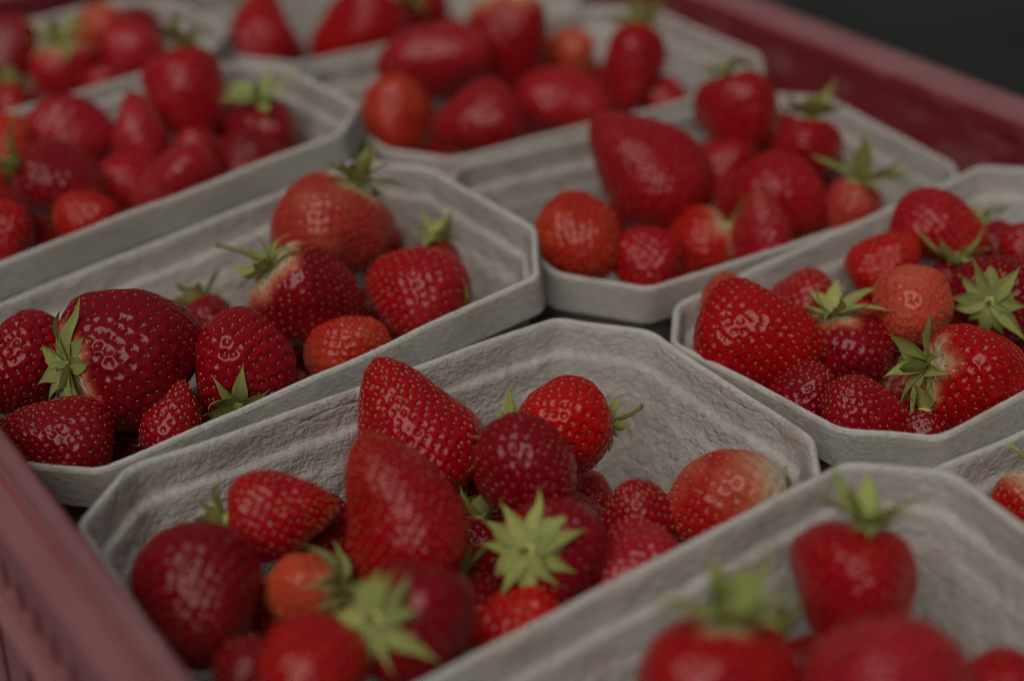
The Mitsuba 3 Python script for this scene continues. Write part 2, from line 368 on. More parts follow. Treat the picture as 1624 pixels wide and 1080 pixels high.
def make_berry(key, pos, axis, W, L, q, colour, pale, calyx, label, seed):
    """Sizes in millimetres."""
    rng = np.random.default_rng(1000 + seed)
    Fm = frame(axis)
    depth = float(FWD @ (np.array(pos) / 1000.0 - EYE))
    blur = abs(depth - FOCUS) / depth
    step = (0.37 if blur < 0.06 else 0.48 if blur < 0.12 else 0.62 if blur < 0.25 else 0.75) if colour and label else 0.8
    # meridian, resampled evenly along its arc
    t = (1 - np.cos(np.linspace(0, np.pi, 800))) / 2
    r = profile_radius(t, q)
    k = np.ones(25) / 25
    r = np.convolve(np.pad(r, 12, mode="reflect", reflect_type="odd"), k, mode="valid")
    r = np.maximum(r, 0)
    r[0] = r[-1] = 0
    rr = r * W / 2
    zz = (t - 0.5) * L
    zz = zz + 0.05 * L * np.exp(-(rr / (0.20 * W)) ** 2) * (t < 0.3)       # dimple at the stalk
    arc = np.concatenate([[0], np.cumsum(np.hypot(np.diff(rr), np.diff(zz)))])
    n_m = max(20, int(arc[-1] / step))
    n_c = max(28, int(np.pi * W / step))
    sa = np.linspace(0, arc[-1], n_m)
    R0, Z0 = np.interp(sa, arc, rr), np.interp(sa, arc, zz)
    R0[0] = R0[-1] = 0.02
    ph = np.linspace(0, 2 * np.pi, n_c, endpoint=False)
    flat = 1 + rng.uniform(-0.10, 0.10)
    bend = rng.uniform(-0.22, 0.22, 2)
    lump = rng.uniform(0, 100)
    tip_twist = rng.uniform(0, 6.28)

    def surface(R, Z, P):
        x, y = R * np.cos(P) * flat, R * np.sin(P) / flat
        tz = Z / L
        n = meshkit.fbm(np.stack([np.cos(P) * R / W * 1.9, np.sin(P) * R / W * 1.9, tz * 1.7], -1) + lump, 2) - 0.5
        lob = 1 + 0.36 * n + 0.05 * np.cos(3 * P + tip_twist) * np.exp(-((tz + 0.25) / 0.25) ** 2)
        x, y = x * lob, y * lob
        x = x + bend[0] * W * (tz + 0.1) ** 2
        y = y + bend[1] * W * (tz + 0.1) ** 2
        return np.stack([x, y, Z + 0.06 * L * n], -1)

    V = surface(R0[:, None] * np.ones(n_c), Z0[:, None] * np.ones(n_c), ph[None, :] * np.ones((n_m, 1)))
    Fc = grid_faces(n_m, n_c)[:, ::-1]
    flatv = V.reshape(-1, 3)
    nm = np.zeros_like(flatv)
    fn = np.cross(flatv[Fc[:, 1]] - flatv[Fc[:, 0]], flatv[Fc[:, 2]] - flatv[Fc[:, 0]])
    for c in range(3):
        np.add.at(nm, Fc[:, c], fn)
    nm /= np.maximum(np.linalg.norm(nm, axis=1, keepdims=True), 1e-12)
    if (nm * (flatv - flatv.mean(0))).sum() < 0:
        nm, Fc = -nm, Fc[:, ::-1]
    # seeds on a golden-angle spiral, closer together near the tip
    space = rng.uniform(3.15, 3.75) * (W / 30) ** 0.35 * (0.88 if q > 0.65 else 1.0)
    tn = sa / arc[-1]
    dens_ = (1 + 1.5 * np.clip((tn - 0.55) / 0.45, 0, 1) ** 1.3) * (1 + 0.5 * np.clip((0.12 - tn) / 0.12, 0, 1) * 0)
    cum = np.concatenate([[0], np.cumsum(2 * np.pi * (R0[1:] + R0[:-1]) / 2 * np.diff(sa) * (dens_[1:] + dens_[:-1]) / 2)])
    n_seed = int(cum[-1] / (space ** 2 * 0.88))
    ii = (np.arange(n_seed) + 0.5) / n_seed
    s_arc = np.interp(ii * cum[-1], cum, sa)
    s_phi = np.arange(n_seed) * 2.399963 + rng.uniform(0, 6.28)
    s_arc = np.clip(s_arc + rng.normal(0, 0.34, n_seed), 0, arc[-1])
    s_phi = s_phi + rng.normal(0, 0.38, n_seed) / np.maximum(np.interp(s_arc, sa, R0), 0.8)
    keep = (s_arc > arc[-1] * 0.075) & (s_arc < arc[-1] * 0.992)
    s_arc, s_phi = s_arc[keep], s_phi[keep]
    seeds = surface(np.interp(s_arc, sa, R0), np.interp(s_arc, sa, Z0), s_phi)
    tree = cKDTree(seeds)
    dist, near = tree.query(flatv, k=2)
    loc = space / np.sqrt(np.interp(np.repeat(sa, n_c), sa, dens_))
    pit_depth = rng.uniform(0.44, 0.66) * (loc / 3.4)
    reach = dist[:, 0] / loc
    pit_depth = pit_depth * rng.uniform(0.65, 1.25, len(seeds))[near[:, 0]]
    pit = -pit_depth * 0.5 * (1 + np.cos(np.pi * np.clip(reach / 0.52, 0, 1)))
    pillow = 0.06 * (loc / 3.4) * smooth01(0.4, 0.75, reach)
    micro = (meshkit.fbm(flatv * 0.30 + lump, 3) - 0.5) * 0.55
    ends = smooth01(0.03, 0.10, np.repeat(tn, n_c))
    flatv = flatv + nm * ((pit + pillow) * ends + micro)[:, None]
    # colour of the skin: pale shoulder, patches, deeper red in the pits
    base, patch, amount = (np.array(c) if not np.isscalar(c) else c for c in COLOUR[colour])
    base = base * rng.uniform(0.9, 1.1)
    tv = np.repeat(tn, n_c)
    m1 = meshkit.fbm(flatv / W * 2.2 + lump + 31, 3)
    m2 = meshkit.fbm(flatv / 2.0 + lump + 11, 2)
    col = base[None] * (0.86 + 0.28 * m2[:, None])
    pm = smooth01(0.62 - 0.35 * amount, 0.88 - 0.3 * amount, m1)[:, None] * min(1.0, 0.35 + amount)
    col = col * (1 - pm) + patch[None] * pm
    if pale > 0:
        edge = tv + (m1 - 0.5) * 0.16 * min(1, pale * 3) + 0.025 * np.sin(5 * np.tile(ph, n_m) + lump)
        a1 = (1 - smooth01(pale * 0.75, pale * 1.20, edge))[:, None]
        a2 = (1 - smooth01(pale * 0.40, pale * 0.95, edge))[:, None]
        col = col * (1 - a1) + np.array([0.66, 0.17, 0.085]) * a1
        col = col * (1 - a2) + np.array([0.68, 0.58, 0.40]) * a2
    else:
        a1 = (1 - smooth01(0.02, 0.10, tv))[:, None] * 0.6
        col = col * (1 - a1) + np.array([0.60, 0.20, 0.09]) * a1
    inpit = np.exp(-(dist[:, 0] / (0.42 * loc)) ** 2)[:, None] * ends[:, None]
    col = col * (1 - inpit * np.array([0.12, 0.40, 0.35]) * (1 - (a2 if pale > 0 else 0)))
    tag(key, label, "strawberry", "strawberries in the punnets")
    Wd = flatv @ Fm.T / 1000 + np.array(pos) / 1000
    put(key + "__fruit", ply((Wd, Fc), "skin_gloss", smooth=True, color=np.clip(col, 0.002, 0.9)))
    # the seeds, each a little teardrop sitting in its pit
    di, ni = cKDTree(flatv).query(seeds)
    sn = nm[ni]
    ico = trimesh.creation.icosphere(subdivisions=1 if blur < 0.12 else 0, radius=1.0)
    iv, fI = np.array(ico.vertices), np.array(ico.faces)
    size = rng.uniform(0.85, 1.15, len(seeds))[:, None] * (0.9 if len(seeds) > 220 else 1.0)
    along = np.array([0, 0, 1.0]) - sn * sn[:, 2:3]
    along /= np.maximum(np.linalg.norm(along, axis=1, keepdims=True), 1e-6)
    side = np.cross(sn, along)
    cen = flatv[ni] + sn * 0.10
    sv = cen[:, None] + (iv[None, :, 0:1] * side[:, None] * 0.33 + iv[None, :, 1:2] * along[:, None] * (0.52 - 0.12 * iv[None, :, 1:2]) + iv[None, :, 2:3] * sn[:, None] * 0.32) * size[:, None]
    sf = (fI[None] + (np.arange(len(seeds)) * len(iv))[:, None, None]).reshape(-1, 3)
    ripe = {"d": 0.65, "d2": 0.55, "d3": 0.6, "r": 0.3, "r3": 0.4}.get(colour, 0.12)
    sc = np.array([0.50, 0.27, 0.08]) * (1 - ripe) + np.array([0.42, 0.13, 0.05]) * ripe
    sc = sc[None] * rng.uniform(0.6, 1.25, (len(seeds), 1)) + rng.normal(0, 0.015, (len(seeds), 3))
    sc = np.repeat(np.clip(sc, 0.02, 0.8), len(iv), 0)
    put(key + "__seeds", ply((sv.reshape(-1, 3) @ Fm.T / 1000 + np.array(pos) / 1000, sf), "seed", smooth=True, color=sc), kind="stuff")
    if not calyx:
        return
    # the green cap: a small knob, its sepals and a stalk
    n_s, ln, lift, stem = calyx
    n_s += 2
    top = np.interp(0.10 * W, rr[:200], zz[:200]) if rr[:200].max() > 0.1 * W else zz[0]
    zc = min(zz[:260].min(), top) - 0.3
    cpos = np.array([bend[0] * W * 0.16, bend[1] * W * 0.16, zc])
    green = np.array([0.43, 0.485, 0.135]) * rng.uniform(0.82, 1.15) + np.array([0.08, 0.08, 0.05]) * rng.uniform(0, 1)
    knob = trimesh.creation.icosphere(subdivisions=2, radius=1.0)
    kv = np.array(knob.vertices) * [2.1, 2.1, 1.0]
    kv = kv * (1 + 0.25 * (meshkit.fbm(kv * 0.9 + lump, 2) - 0.5))[:, None] + cpos
    kc = np.tile(green * np.array([1.25, 1.15, 1.1]), (len(kv), 1))
    put(key + "__calyx", ply((kv @ Fm.T / 1000 + np.array(pos) / 1000, knob.faces), "stalk", smooth=True, color=kc))
    j = 0
    phi0 = rng.uniform(0, 6.28)
    nl, nw = 13, 7
    for s in range(n_s):
        phi = phi0 + (s + rng.uniform(-0.22, 0.22)) * 2 * np.pi / n_s
        l = ln * rng.uniform(0.78, 1.15) * (0.82 if s % 2 else 1.0)
        wdt = rng.uniform(3.0, 4.5) * (ln / 12) ** 0.7
        a0 = lift * 1.25 + rng.normal(0, 0.16 + 0.2 * min(1, abs(lift))) + (0.18 if s % 2 else 0)
        a1 = a0 + rng.normal(-0.25, 0.75)
        u = np.linspace(0, 1, nl)
        an = a0 + (a1 - a0) * u ** 1.5
        dr_ = np.cos(an) * l / (nl - 1)
        dz_ = -np.sin(an) * l / (nl - 1)
        rad = 1.0 + np.concatenate([[0], np.cumsum(dr_[1:])])
        hgt = np.concatenate([[0], np.cumsum(dz_[1:])])
        # a sepal does not enter the fruit: keep it above the shoulder
        surf_z = np.interp(np.minimum(rad, rr.max() * 0.96), rr[:np.argmax(rr) + 1], zz[:np.argmax(rr) + 1]) - 0.5
        hgt = np.minimum(hgt + zc, surf_z + np.where(rad > rr.max() * 0.96, 9.0, 0)) - zc
        shape = (0.34 + 0.66 * np.sin(np.pi * np.clip(u * 1.02 + 0.10, 0, 1)) ** 0.8) * np.clip((1 - u) / 0.55, 0, 1) ** 0.75
        shape[-1] = 0.02
        vv = np.linspace(-1, 1, nw)
        sway = rng.normal(0, 0.10) * l * u ** 2
        tw = rng.normal(0, 0.5)
        X = rad[:, None] - 0.0 * vv
        Yv = vv[None] * shape[:, None] * wdt / 2 + sway[:, None]
        fold = rng.uniform(0.10, 0.65)
        Zv = hgt[:, None] - np.abs(vv[None]) * shape[:, None] * wdt / 2 * fold + vv[None] * shape[:, None] * tw * u[:, None] * wdt / 2 \
            - 0.18 * np.sin(u[:, None] * 9 + vv[None] * 2 + phi) * np.abs(vv[None])
        cs, sn_ = math.cos(phi), math.sin(phi)
        P = np.stack([X * cs - Yv * sn_ + cpos[0], X * sn_ + Yv * cs + cpos[1], Zv + zc], -1)
        vein = 1 + 0.22 * np.exp(-(vv[None] / 0.16) ** 2) * (1 - 0.6 * u[:, None]) - 0.10 * np.cos(vv[None] * 9 + u[:, None] * 14) ** 2
        tone = green[None, None] * vein[..., None] * rng.uniform(0.82, 1.25)
        tone = tone * (1 - 0.35 * (1 - u[:, None, None]) ** 2) + np.array([0.56, 0.58, 0.33]) * 0.35 * (1 - u[:, None, None]) ** 2
        if rng.uniform() < 0.3:
            tone = tone * (1 - 0.6 * smooth01(0.82, 1, u)[:, None, None]) + np.array([0.30, 0.20, 0.08]) * 0.6 * smooth01(0.82, 1, u)[:, None, None]
        put(key + "__calyx__sepal" + ("_%03d" % j if j else ""), ply((P.reshape(-1, 3) @ Fm.T / 1000 + np.array(pos) / 1000, grid_faces(nl, nw, False)), "leaf", smooth=True, color=np.clip(tone.reshape(-1, 3), 0.01, 0.8)))
        j += 1
    sl = stem if stem else rng.uniform(1.5, 3.0)
    nl, nr = 12, 10
    u = np.linspace(0, 1, nl)
    bd = rng.normal(0, 0.22, 2) * sl
    ctr = np.stack([cpos[0] + bd[0] * u ** 2, cpos[1] + bd[1] * u ** 2, zc - 0.6 - sl * u], -1)
    rad = 0.78 - 0.12 * u + 0.15 * np.exp(-((1 - u) / 0.06) ** 2)
    th = np.linspace(0, 2 * np.pi, nr, endpoint=False)
    P = ctr[:, None] + rad[:, None, None] * np.stack([np.cos(th), np.sin(th), 0 * th], -1)[None]
    f = grid_faces(nl, nr)
    vs = np.vstack([P.reshape(-1, 3), ctr[-1:] - [0, 0, 0.15]])
    cap = np.stack([(nl - 1) * nr + np.arange(nr), (nl - 1) * nr + (np.arange(nr) + 1) % nr, np.full(nr, nl * nr)], -1)
    cst = np.tile(np.array([0.24, 0.26, 0.06]), (len(vs), 1))
    cst[(nl - 1) * nr:] = [0.20, 0.14, 0.06]
    put(key + "__stem", ply((vs @ Fm.T / 1000 + np.array(pos) / 1000, np.vstack([f, cap])), "stalk", smooth=True, color=cst))


# punnet, centre (mm), axis from shoulder to tip, width, length (mm), conicity, colour, pale shoulder, calyx (sepals, length, lift, stalk), label
STRAWBERRIES = [
    ('A',[-88.0,36.5,-8.7],[-0.164,0.536,0.828],35.9,47.5,0.95,'r',0,(9,14,0.4,0),'tall cone-shaped strawberry leaning tip up against the back wall of the front centre punnet'),
    ('A',[-118.2,-8.1,0.3],[-0.101,0.388,0.916],34.2,45.9,0.8,'r',0,None,'large pale-tipped cone strawberry standing upright in the middle of the front centre punnet'),
    ('A',[-139.4,19.4,-8.7],[0.901,-0.432,0.038],24.2,31.9,0.8,'r',0,(9,15,0.35,4),'small glossy cone strawberry lying with its tip to the right beside the large upright one'),
    ('A',[-171.3,3.1,-12.3],[-0.215,-0.956,-0.197],35.8,38.0,0.35,'d',0,None,'big round dark strawberry at the left end of the front centre punnet'),
    ('A',[-147.5,-7.5,-14.7],[-0.62,0.717,-0.319],19.1,23.1,0.35,'o',0.25,(10,16,0.15,4),'small orange strawberry with leaves to its right,between dark ones in the front centre punnet'),
    ('A',[-135.0,-46.7,-3.7],[0.834,0.18,-0.521],30.3,32.7,0.45,'d',0,(9,16,-0.1,0),'dark strawberry showing its pale green leaf star at the front of the front centre punnet'),
    ('A',[-165.6,-47.2,-5.9],[-0.803,-0.563,-0.195],26.2,29.3,0.4,'r',0,None,'strawberry with a white glint cut by the bottom edge of the photo,left of centre'),
    ('A',[-172.7,-27.8,-16.7],[-0.477,-0.71,-0.518],19.2,20.9,0.4,'d',0.0,None,'dark strawberry cut by the bottom edge,between the big round one and the glinting one'),
    ('A',[-74.8,-2.3,-5.7],[-0.19,-0.974,-0.124],30.3,29.5,0.3,'d',0,(8,15,0.1,0),'round dark glossy strawberry with tip towards the viewer,centre of the front centre punnet'),
    ('A',[-51.8,11.8,-7.7],[-0.98,0.186,0.07],28.6,30.0,0.3,'r2',0.05,(9,11,-0.1,13),'bright red round strawberry with a long bare stem pointing right'),
    ('A',[-84.3,-30.6,-14.9],[0.765,0.302,-0.568],31.7,32.6,0.45,'d',0,(9,18,-0.3,0),'dark strawberry under the largest open green leaf star of the front centre punnet'),
    ('A',[-49.7,-22.2,-19.6],[-0.096,0.135,0.986],20.9,22.4,0.5,'d2',0,None,'small deep red strawberry with yellow seeds tucked left of the white-shouldered one'),
    ('A',[-26.5,-32.4,-19.0],[-0.855,0.511,-0.089],31.9,37.6,0.4,'w',0.5,(9,10,-0.1,0),'half-ripe strawberry with a broad white shoulder in the right corner of the front centre punnet'),
    ('A',[-64.6,-38.4,-23.1],[-0.999,-0.03,-0.017],26.9,29.6,0.5,'p2',0,None,'strawberry with pink highlights peeking over the near rim of the front centre punnet'),
    ('A',[-101.4,-41.6,-26.6],[-0.085,-0.905,-0.418],25.8,25.8,0.4,'r2',0,None,'bright red strawberry half hidden by the near rim of the front centre punnet'),
    ('A',[-88.3,4.7,-34.2],[-0.551,-0.528,-0.646],19.9,22.7,0.5,'d',0.2,(8,15,0.4,0),'shadowed strawberry with curled leaves behind the large upright cone'),
    ('A',[-88.9,-13.1,-30.7],[0.269,-0.891,-0.367],22.0,22.9,0.4,'d',0,None,'very dark strawberry in the shadow below the open leaf star'),
    ('A',[-104.4,-22.8,-30.8],[0.005,-0.835,-0.55],19.6,23.1,0.5,'d',0.1,(8,14,0.3,0),'dark shadowed strawberry between the leaf-star strawberries of the front centre punnet'),
    ('B',[-143.5,109.5,-0.0],[0.995,0.041,-0.096],45.8,45.0,0.65,'d',0.2,(12,19,0.12,3),'very large dark heart-shaped strawberry with pale shoulder in the middle left punnet'),
    ('B',[-169.6,134.0,-6.6],[-0.794,-0.369,-0.483],28.8,35.0,0.4,'d2',0,None,'glossy dark pitted strawberry at the left edge of the photo in the middle left punnet'),
    ('B',[-175.6,95.8,-11.6],[-0.871,0.407,0.274],29.2,38.0,0.7,'d',0,None,'dark strawberry lying lowest in the middle left punnet near the crate rail'),
    ('B',[-142.3,85.3,-11.2],[0.319,0.165,0.933],19.4,24.8,0.8,'d2',0,None,'small pointed strawberry standing tip up at the near rim of the middle left punnet'),
    ('B',[-114.8,92.4,-4.9],[0.471,0.819,0.327],35.1,34.7,0.35,'d2',0,(9,16,0.05,0),'round dark strawberry with a fan of green leaves by the middle left punnet rim'),
    ('B',[-78.9,118.3,-4.1],[0.644,-0.328,-0.691],34.1,39.3,0.55,'d',0.25,(9,16,0.3,16),'dark strawberry whose raised leaves and stem point left in the middle left punnet'),
    ('B',[-55.4,148.2,2.4],[-0.534,0.037,-0.844],43.3,42.6,0.5,'p3',0.2,(12,22,0.6,0),'big orange-red strawberry with a cream shoulder at the back of the middle left punnet'),
    ('B',[-42.6,109.6,-6.6],[-0.471,0.818,0.331],34.6,36.9,0.5,'p',0,(8,14,0.5,0),'rosy strawberry at the right end of the middle left punnet with leaves at the rim'),
    ('B',[-77.0,96.0,-13.0],[0.7,-0.461,0.546],24.0,30.0,0.5,'o2',0,None,'low orange-tinged strawberry peeping over the near rim of the middle left punnet'),
    ('B',[-101.7,148.4,-20.6],[0.005,-0.835,-0.55],20.8,22.6,0.4,'d',0.2,(7,16,0.2,0),'dark strawberry hidden behind the stemmed one in the middle left punnet'),
    ('B',[-19.1,137.0,-16.1],[-0.181,-0.266,-0.947],19.0,21.4,0.4,'d',0,(7,14,0.7,0),'strawberry with dark upright leaves deep behind the rosy one in the middle left punnet'),
    ('C',[-45.4,286.7,8.6],[-0.117,-0.42,-0.9],33.3,41.7,0.5,'p',0.0,(9,18.8,0.5,0),'tall barrel-shaped strawberry standing highest in the upper left punnet,tip down'),
    ('C',[-72.1,274.8,2.0],[-0.01,0.379,0.925],23.8,34.6,0.9,'p2',0,None,'narrow cone strawberry standing tip up in the upper left punnet'),
    ('C',[-95.9,289.9,1.0],[-0.315,-0.752,-0.579],34.1,31.3,0.3,'p2',0,None,'round pinkish strawberry left of the narrow cone in the upper left punnet'),
    ('C',[-117.8,239.0,3.8],[0.726,-0.506,-0.465],33.0,35.0,0.5,'d',0.0,(8,18.8,0.4,14),'dark strawberry with leaves and stem pointing left in the upper left punnet'),
    ('C',[-29.2,250.6,-1.0],[0.055,-0.051,-0.997],29.4,30.5,0.45,'d',0.0,(9,18.8,0.3,0),'small dark strawberry capped with pale leaves at the right end of the upper left punnet'),
    ('C',[-86.0,254.0,-9.0],[0.005,-0.835,-0.55],24.2,25.0,0.4,'r',0,None,'small red strawberry low between the dark and the pink ones in the upper left punnet'),
    ('C',[-75.8,230.3,-3.0],[-0.926,0.151,-0.346],25.7,38.6,0.5,'p2',0.0,None,'long pinkish strawberry lying along the near rim of the upper left punnet'),
    ('C',[-53.5,265.5,-8.6],[-0.42,-0.624,-0.659],20.5,21.9,0.4,'r',0,None,'small red strawberry below the tall barrel-shaped one'),
    ('C',[-116.6,218.6,-2.8],[-0.814,0.37,0.449],22.6,24.6,0.4,'r2',0,None,'glossy bright red strawberry peeping over the near rim of the upper left punnet'),
    ('C',[-146.2,218.6,-1.0],[-0.137,-0.78,-0.61],20.6,24.0,0.4,'r',0,None,'strawberry at the left photo edge just above the near rim of the upper left punnet'),
    ('C',[-122.8,286.7,3.3],[-0.42,-0.624,-0.659],22.1,29.0,0.4,'o2',0,None,'orange-red strawberry cut by the left photo edge in the upper left punnet'),
    ('C',[-120.5,289.1,-15.4],[-0.28,-0.709,-0.647],21.5,24.2,0.4,'r',0,None,'shadowed strawberry behind the stem of the dark one in the upper left punnet'),
    ('C',[-36.0,271.6,-17.0],[-0.28,-0.709,-0.647],19.6,22.4,0.4,'d',0,None,'dark strawberry in the shadow between the barrel-shaped one and the leaf-capped one'),
    ('D',[-68.4,369.2,-2.0],[-0.036,-0.199,-0.979],30.6,30.0,0.4,'p',0.3,(9,22.5,0.4,0),'pale-shouldered strawberry under dark leaves in the top left punnet'),
    ('D',[-39.9,396.1,2.6],[-0.04,-0.873,-0.486],28.1,26.6,0.35,'o',0,None,'orange strawberry near the back wall of the top left punnet'),
    ('D',[-36.8,368.2,0.9],[0.481,-0.869,-0.119],32.0,33.6,0.4,'p2',0,None,'rosy strawberry right of the orange one in the top left punnet'),
    ('D',[-85.2,393.3,4.0],[-0.455,-0.526,-0.719],25.4,39.3,0.5,'d',0,None,'dark strawberry at the left photo edge in the top left punnet'),
    ('D',[-101.7,343.0,-2.0],[-0.28,-0.709,-0.647],18.3,20.0,0.4,'r',0.2,(7,15.0,0.4,0),'small strawberry with a bit of leaf near the left edge,above the upper left punnet'),
    ('D',[-20.3,405.2,-2.6],[-0.28,-0.709,-0.647],25.6,25.6,0.4,'d',0,None,'dark strawberry at the right end of the top left punnet'),
    ('I',[32.9,379.3,-0.2],[0.251,0.217,0.943],29.7,35.5,0.85,'r',0,None,'dark red strawberry with tip up in the farthest top punnet'),
    ('I',[20.6,351.7,-3.7],[0.54,-0.825,-0.167],36.9,29.7,0.4,'r',0,None,'blurred strawberry lying below the upright one in the farthest top punnet'),
    ('I',[66.0,343.4,-0.2],[-0.765,0.232,-0.601],36.6,50.9,0.6,'r',0.1,(8,22.5,0.6,0),'long blurred strawberry with greenish top at the upper edge of the photo'),
    ('I',[100.7,352.5,0.3],[-0.386,-0.574,-0.722],34.4,36.1,0.4,'r',0,None,'blurred red strawberry cut by the top edge,left of the top centre pair'),
    ('H',[61.9,267.3,7.7],[-0.9,0.43,-0.077],32.9,52.8,0.45,'p2',0,None,'long rosy strawberry lying across the top centre punnet'),
    ('H',[100.3,270.2,6.9],[-0.127,-0.34,-0.932],38.7,49.8,0.6,'d3',0.3,(9,20.0,0.5,0),'tall deep red strawberry with pale green top standing in the top centre punnet'),
    ('H',[21.5,233.3,-0.6],[-0.805,-0.423,-0.415],34.3,32.7,0.5,'o2',0,None,'orange-red round strawberry at the left end of the top centre punnet'),
    ('H',[47.1,211.6,0.8],[-0.955,0.226,-0.191],35.2,37.2,0.85,'d3',0,None,'pointed dark red strawberry,tip left,near the front rim of the top centre punnet'),
    ('H',[96.3,219.7,-3.2],[0.559,-0.829,0.019],32.3,43.2,0.6,'p',0,None,'mottled orange-pink strawberry lying low in the top centre punnet'),
    ('H',[132.2,219.1,4.9],[-0.451,-0.359,-0.817],27.6,41.1,0.6,'d3',0.1,(9,18.8,0.5,0),'upright dark strawberry at the right end of the top centre punnet'),
    ('H',[134.6,268.8,-5.2],[-0.28,-0.709,-0.647],26.4,24.9,0.3,'o',0,None,'bright orange strawberry behind the mottled one'),
    ('H',[144.1,210.6,-11.4],[0.005,-0.835,-0.55],22.2,25.2,0.4,'r',0,None,'small red strawberry sliver at the right front rim of the top centre punnet'),
    ('H',[91.7,282.4,-13.6],[0.005,-0.835,-0.55],27.7,27.7,0.4,'d',0,None,'dark strawberry in the shadow under the long rosy one'),
    ('G',[20.0,102.7,-1.3],[-0.162,-0.985,-0.064],32.9,34.5,0.25,'o3',0,None,'round orange-red strawberry with glistening seeds at the left end of the upper right punnet'),
    ('G',[70.6,132.1,1.8],[-0.527,0.574,0.627],44.1,55.1,0.78,'d3',0,None,'large smooth heart-shaped strawberry with tip to the upper left in the upper right punnet'),
    ('G',[133.9,150.5,3.4],[0.023,-0.423,-0.906],33.4,40.5,0.75,'r',0,(10,16.2,0.4,0),'bright strawberry with tip down rising above the far rim of the upper right punnet'),
    ('G',[139.0,115.9,-0.3],[-0.233,-0.19,-0.954],27.1,27.9,0.4,'d3',0,(10,17.5,0.5,0),'small dark strawberry with upright leaves,closest to the crate wall in the upper right punnet'),
    ('G',[117.0,139.0,-11.7],[-0.42,-0.624,-0.659],25.7,25.7,0.4,'r',0,None,'red strawberry in the middle of the upper right punnet,behind the leafy ones'),
    ('G',[111.6,99.0,-8.2],[0.54,-0.825,-0.167],37.2,38.5,0.45,'r',0,None,'broad strawberry lying behind the glistening upright cone in the upper right punnet'),
    ('G',[85.8,81.4,-8.8],[-0.006,0.224,0.975],26.6,36.9,0.9,'p2',0,None,'cone strawberry with pink glints,tip up at the near rim of the upper right punnet'),
    ('G',[70.2,99.2,-15.7],[-0.7,0.461,-0.546],27.0,30.0,0.4,'r2',0.28,(8,21.2,0.8,0),'strawberry with pale shoulder and upright leaf in the upper right punnet'),
    ('G',[36.6,85.9,-8.1],[-0.577,-0.577,-0.578],23.8,26.1,0.4,'r',0,None,'red strawberry right of the round orange-red one in the upper right punnet'),
    ('G',[133.0,83.5,-12.3],[-0.394,0.01,-0.919],23.1,25.7,0.4,'p3',0.2,(9,23.8,0.35,0),'pinkish strawberry under blurred wide leaves at the near rim of the upper right punnet'),
    ('G',[51.9,90.2,-17.8],[-0.577,-0.577,-0.578],19.5,22.0,0.4,'r',0,None,'low red strawberry against the near rim of the upper right punnet'),
    ('G',[146.4,117.8,-20.2],[0.005,-0.835,-0.55],21.7,24.4,0.4,'d',0,(8,20.0,0.4,0),'dark strawberry under green leaves at the right of the upper right punnet'),
    ('F',[31.6,20.8,-8.4],[0.602,-0.793,-0.092],35.7,44.2,0.6,'r3',0,None,'largest glossy red strawberry in sharp focus,at the left end of the right middle punnet'),
    ('F',[63.6,34.0,-11.7],[0.501,-0.124,0.856],26.3,27.9,0.5,'p2',0,None,'dusky pink strawberry just behind the large sharp glossy one'),
    ('F',[58.5,8.5,-15.9],[0.098,-0.196,-0.976],33.6,30.2,0.4,'d',0.2,(9,18,0.25,0),'dark strawberry with pale shoulder under a raised green crown in the right middle punnet'),
    ('F',[76.7,-1.3,-0.2],[-0.442,-0.869,-0.22],26.9,26.6,0.25,'o4',0,None,'round orange strawberry in the middle of the right middle punnet'),
    ('F',[100.6,35.3,-5.1],[0.657,-0.352,0.667],24.8,27.5,0.5,'r2',0,None,'bright red strawberry at the far wall of the right middle punnet'),
    ('F',[125.2,34.2,1.6],[0.639,-0.765,-0.081],26.0,36.0,0.4,'p',0,None,'oval pitted strawberry lying on top at the back of the right middle punnet'),
    ('F',[148.0,24.5,-8.8],[0.005,-0.835,-0.55],18.9,21.2,0.4,'d',0,(7,12,0.5,13),'dark strawberry with a thin stem right of the oval one'),
    ('F',[108.5,-9.5,-1.8],[0.839,0.463,-0.286],28.7,28.2,0.4,'d',0,(10,16,-0.05,0),'dark strawberry with its leaf star facing the viewer at the right photo edge'),
    ('F',[65.1,-41.4,-3.9],[0.837,-0.441,-0.325],33.0,37.0,0.5,'r3',0.19,(9,19,0.62,0),'large pale-shouldered strawberry with spiky leaves at the near rim of the right middle punnet'),
    ('F',[77.2,4.3,-32.2],[-0.085,-0.905,-0.418],26.1,26.5,0.4,'o5',0,None,'dark strawberry with one orange patch in the lower middle of the right middle punnet'),
    ('F',[28.5,-28.1,-10.7],[-0.343,0.248,0.906],25.7,28.7,0.55,'d2',0,None,'pitted dark strawberry with tip up at the near rim of the right middle punnet'),
    ('F',[31.5,-1.1,-19.3],[0.444,-0.186,0.877],24.6,27.1,0.5,'d',0,None,'shadowed strawberry below the large glossy one,against the left rim'),
    ('F',[38.6,46.5,-6.9],[0.27,0.097,0.958],16.3,18.6,0.4,'p3',0,(6,9,0,0),'small orange strawberry peeping out behind the large glossy one'),
    ('F',[115.7,17.7,-11.8],[-0.087,-0.125,-0.988],17.4,19.2,0.4,'d',0,(9,16,0.4,0),'strawberry mostly covered by pale leaves behind the round orange one'),
    ('F',[144.5,11.9,-2.8],[-0.35,-0.519,-0.78],16.1,19.4,0.4,'r',0,None,'red strawberry cut by the right photo edge,beside the thin stem'),
    ('F',[42.3,-41.2,-15.8],[-0.41,-0.296,-0.863],13.9,15.8,0.4,'d',0,(6,12,0.5,10),'small strawberry with a green stem caught at the near rim of the right middle punnet'),
    ('F',[95.5,3.6,-25.1],[-0.054,-0.683,-0.728],20.1,22.3,0.4,'d',0,None,'dark strawberry in the shadow under the spiky leaves'),
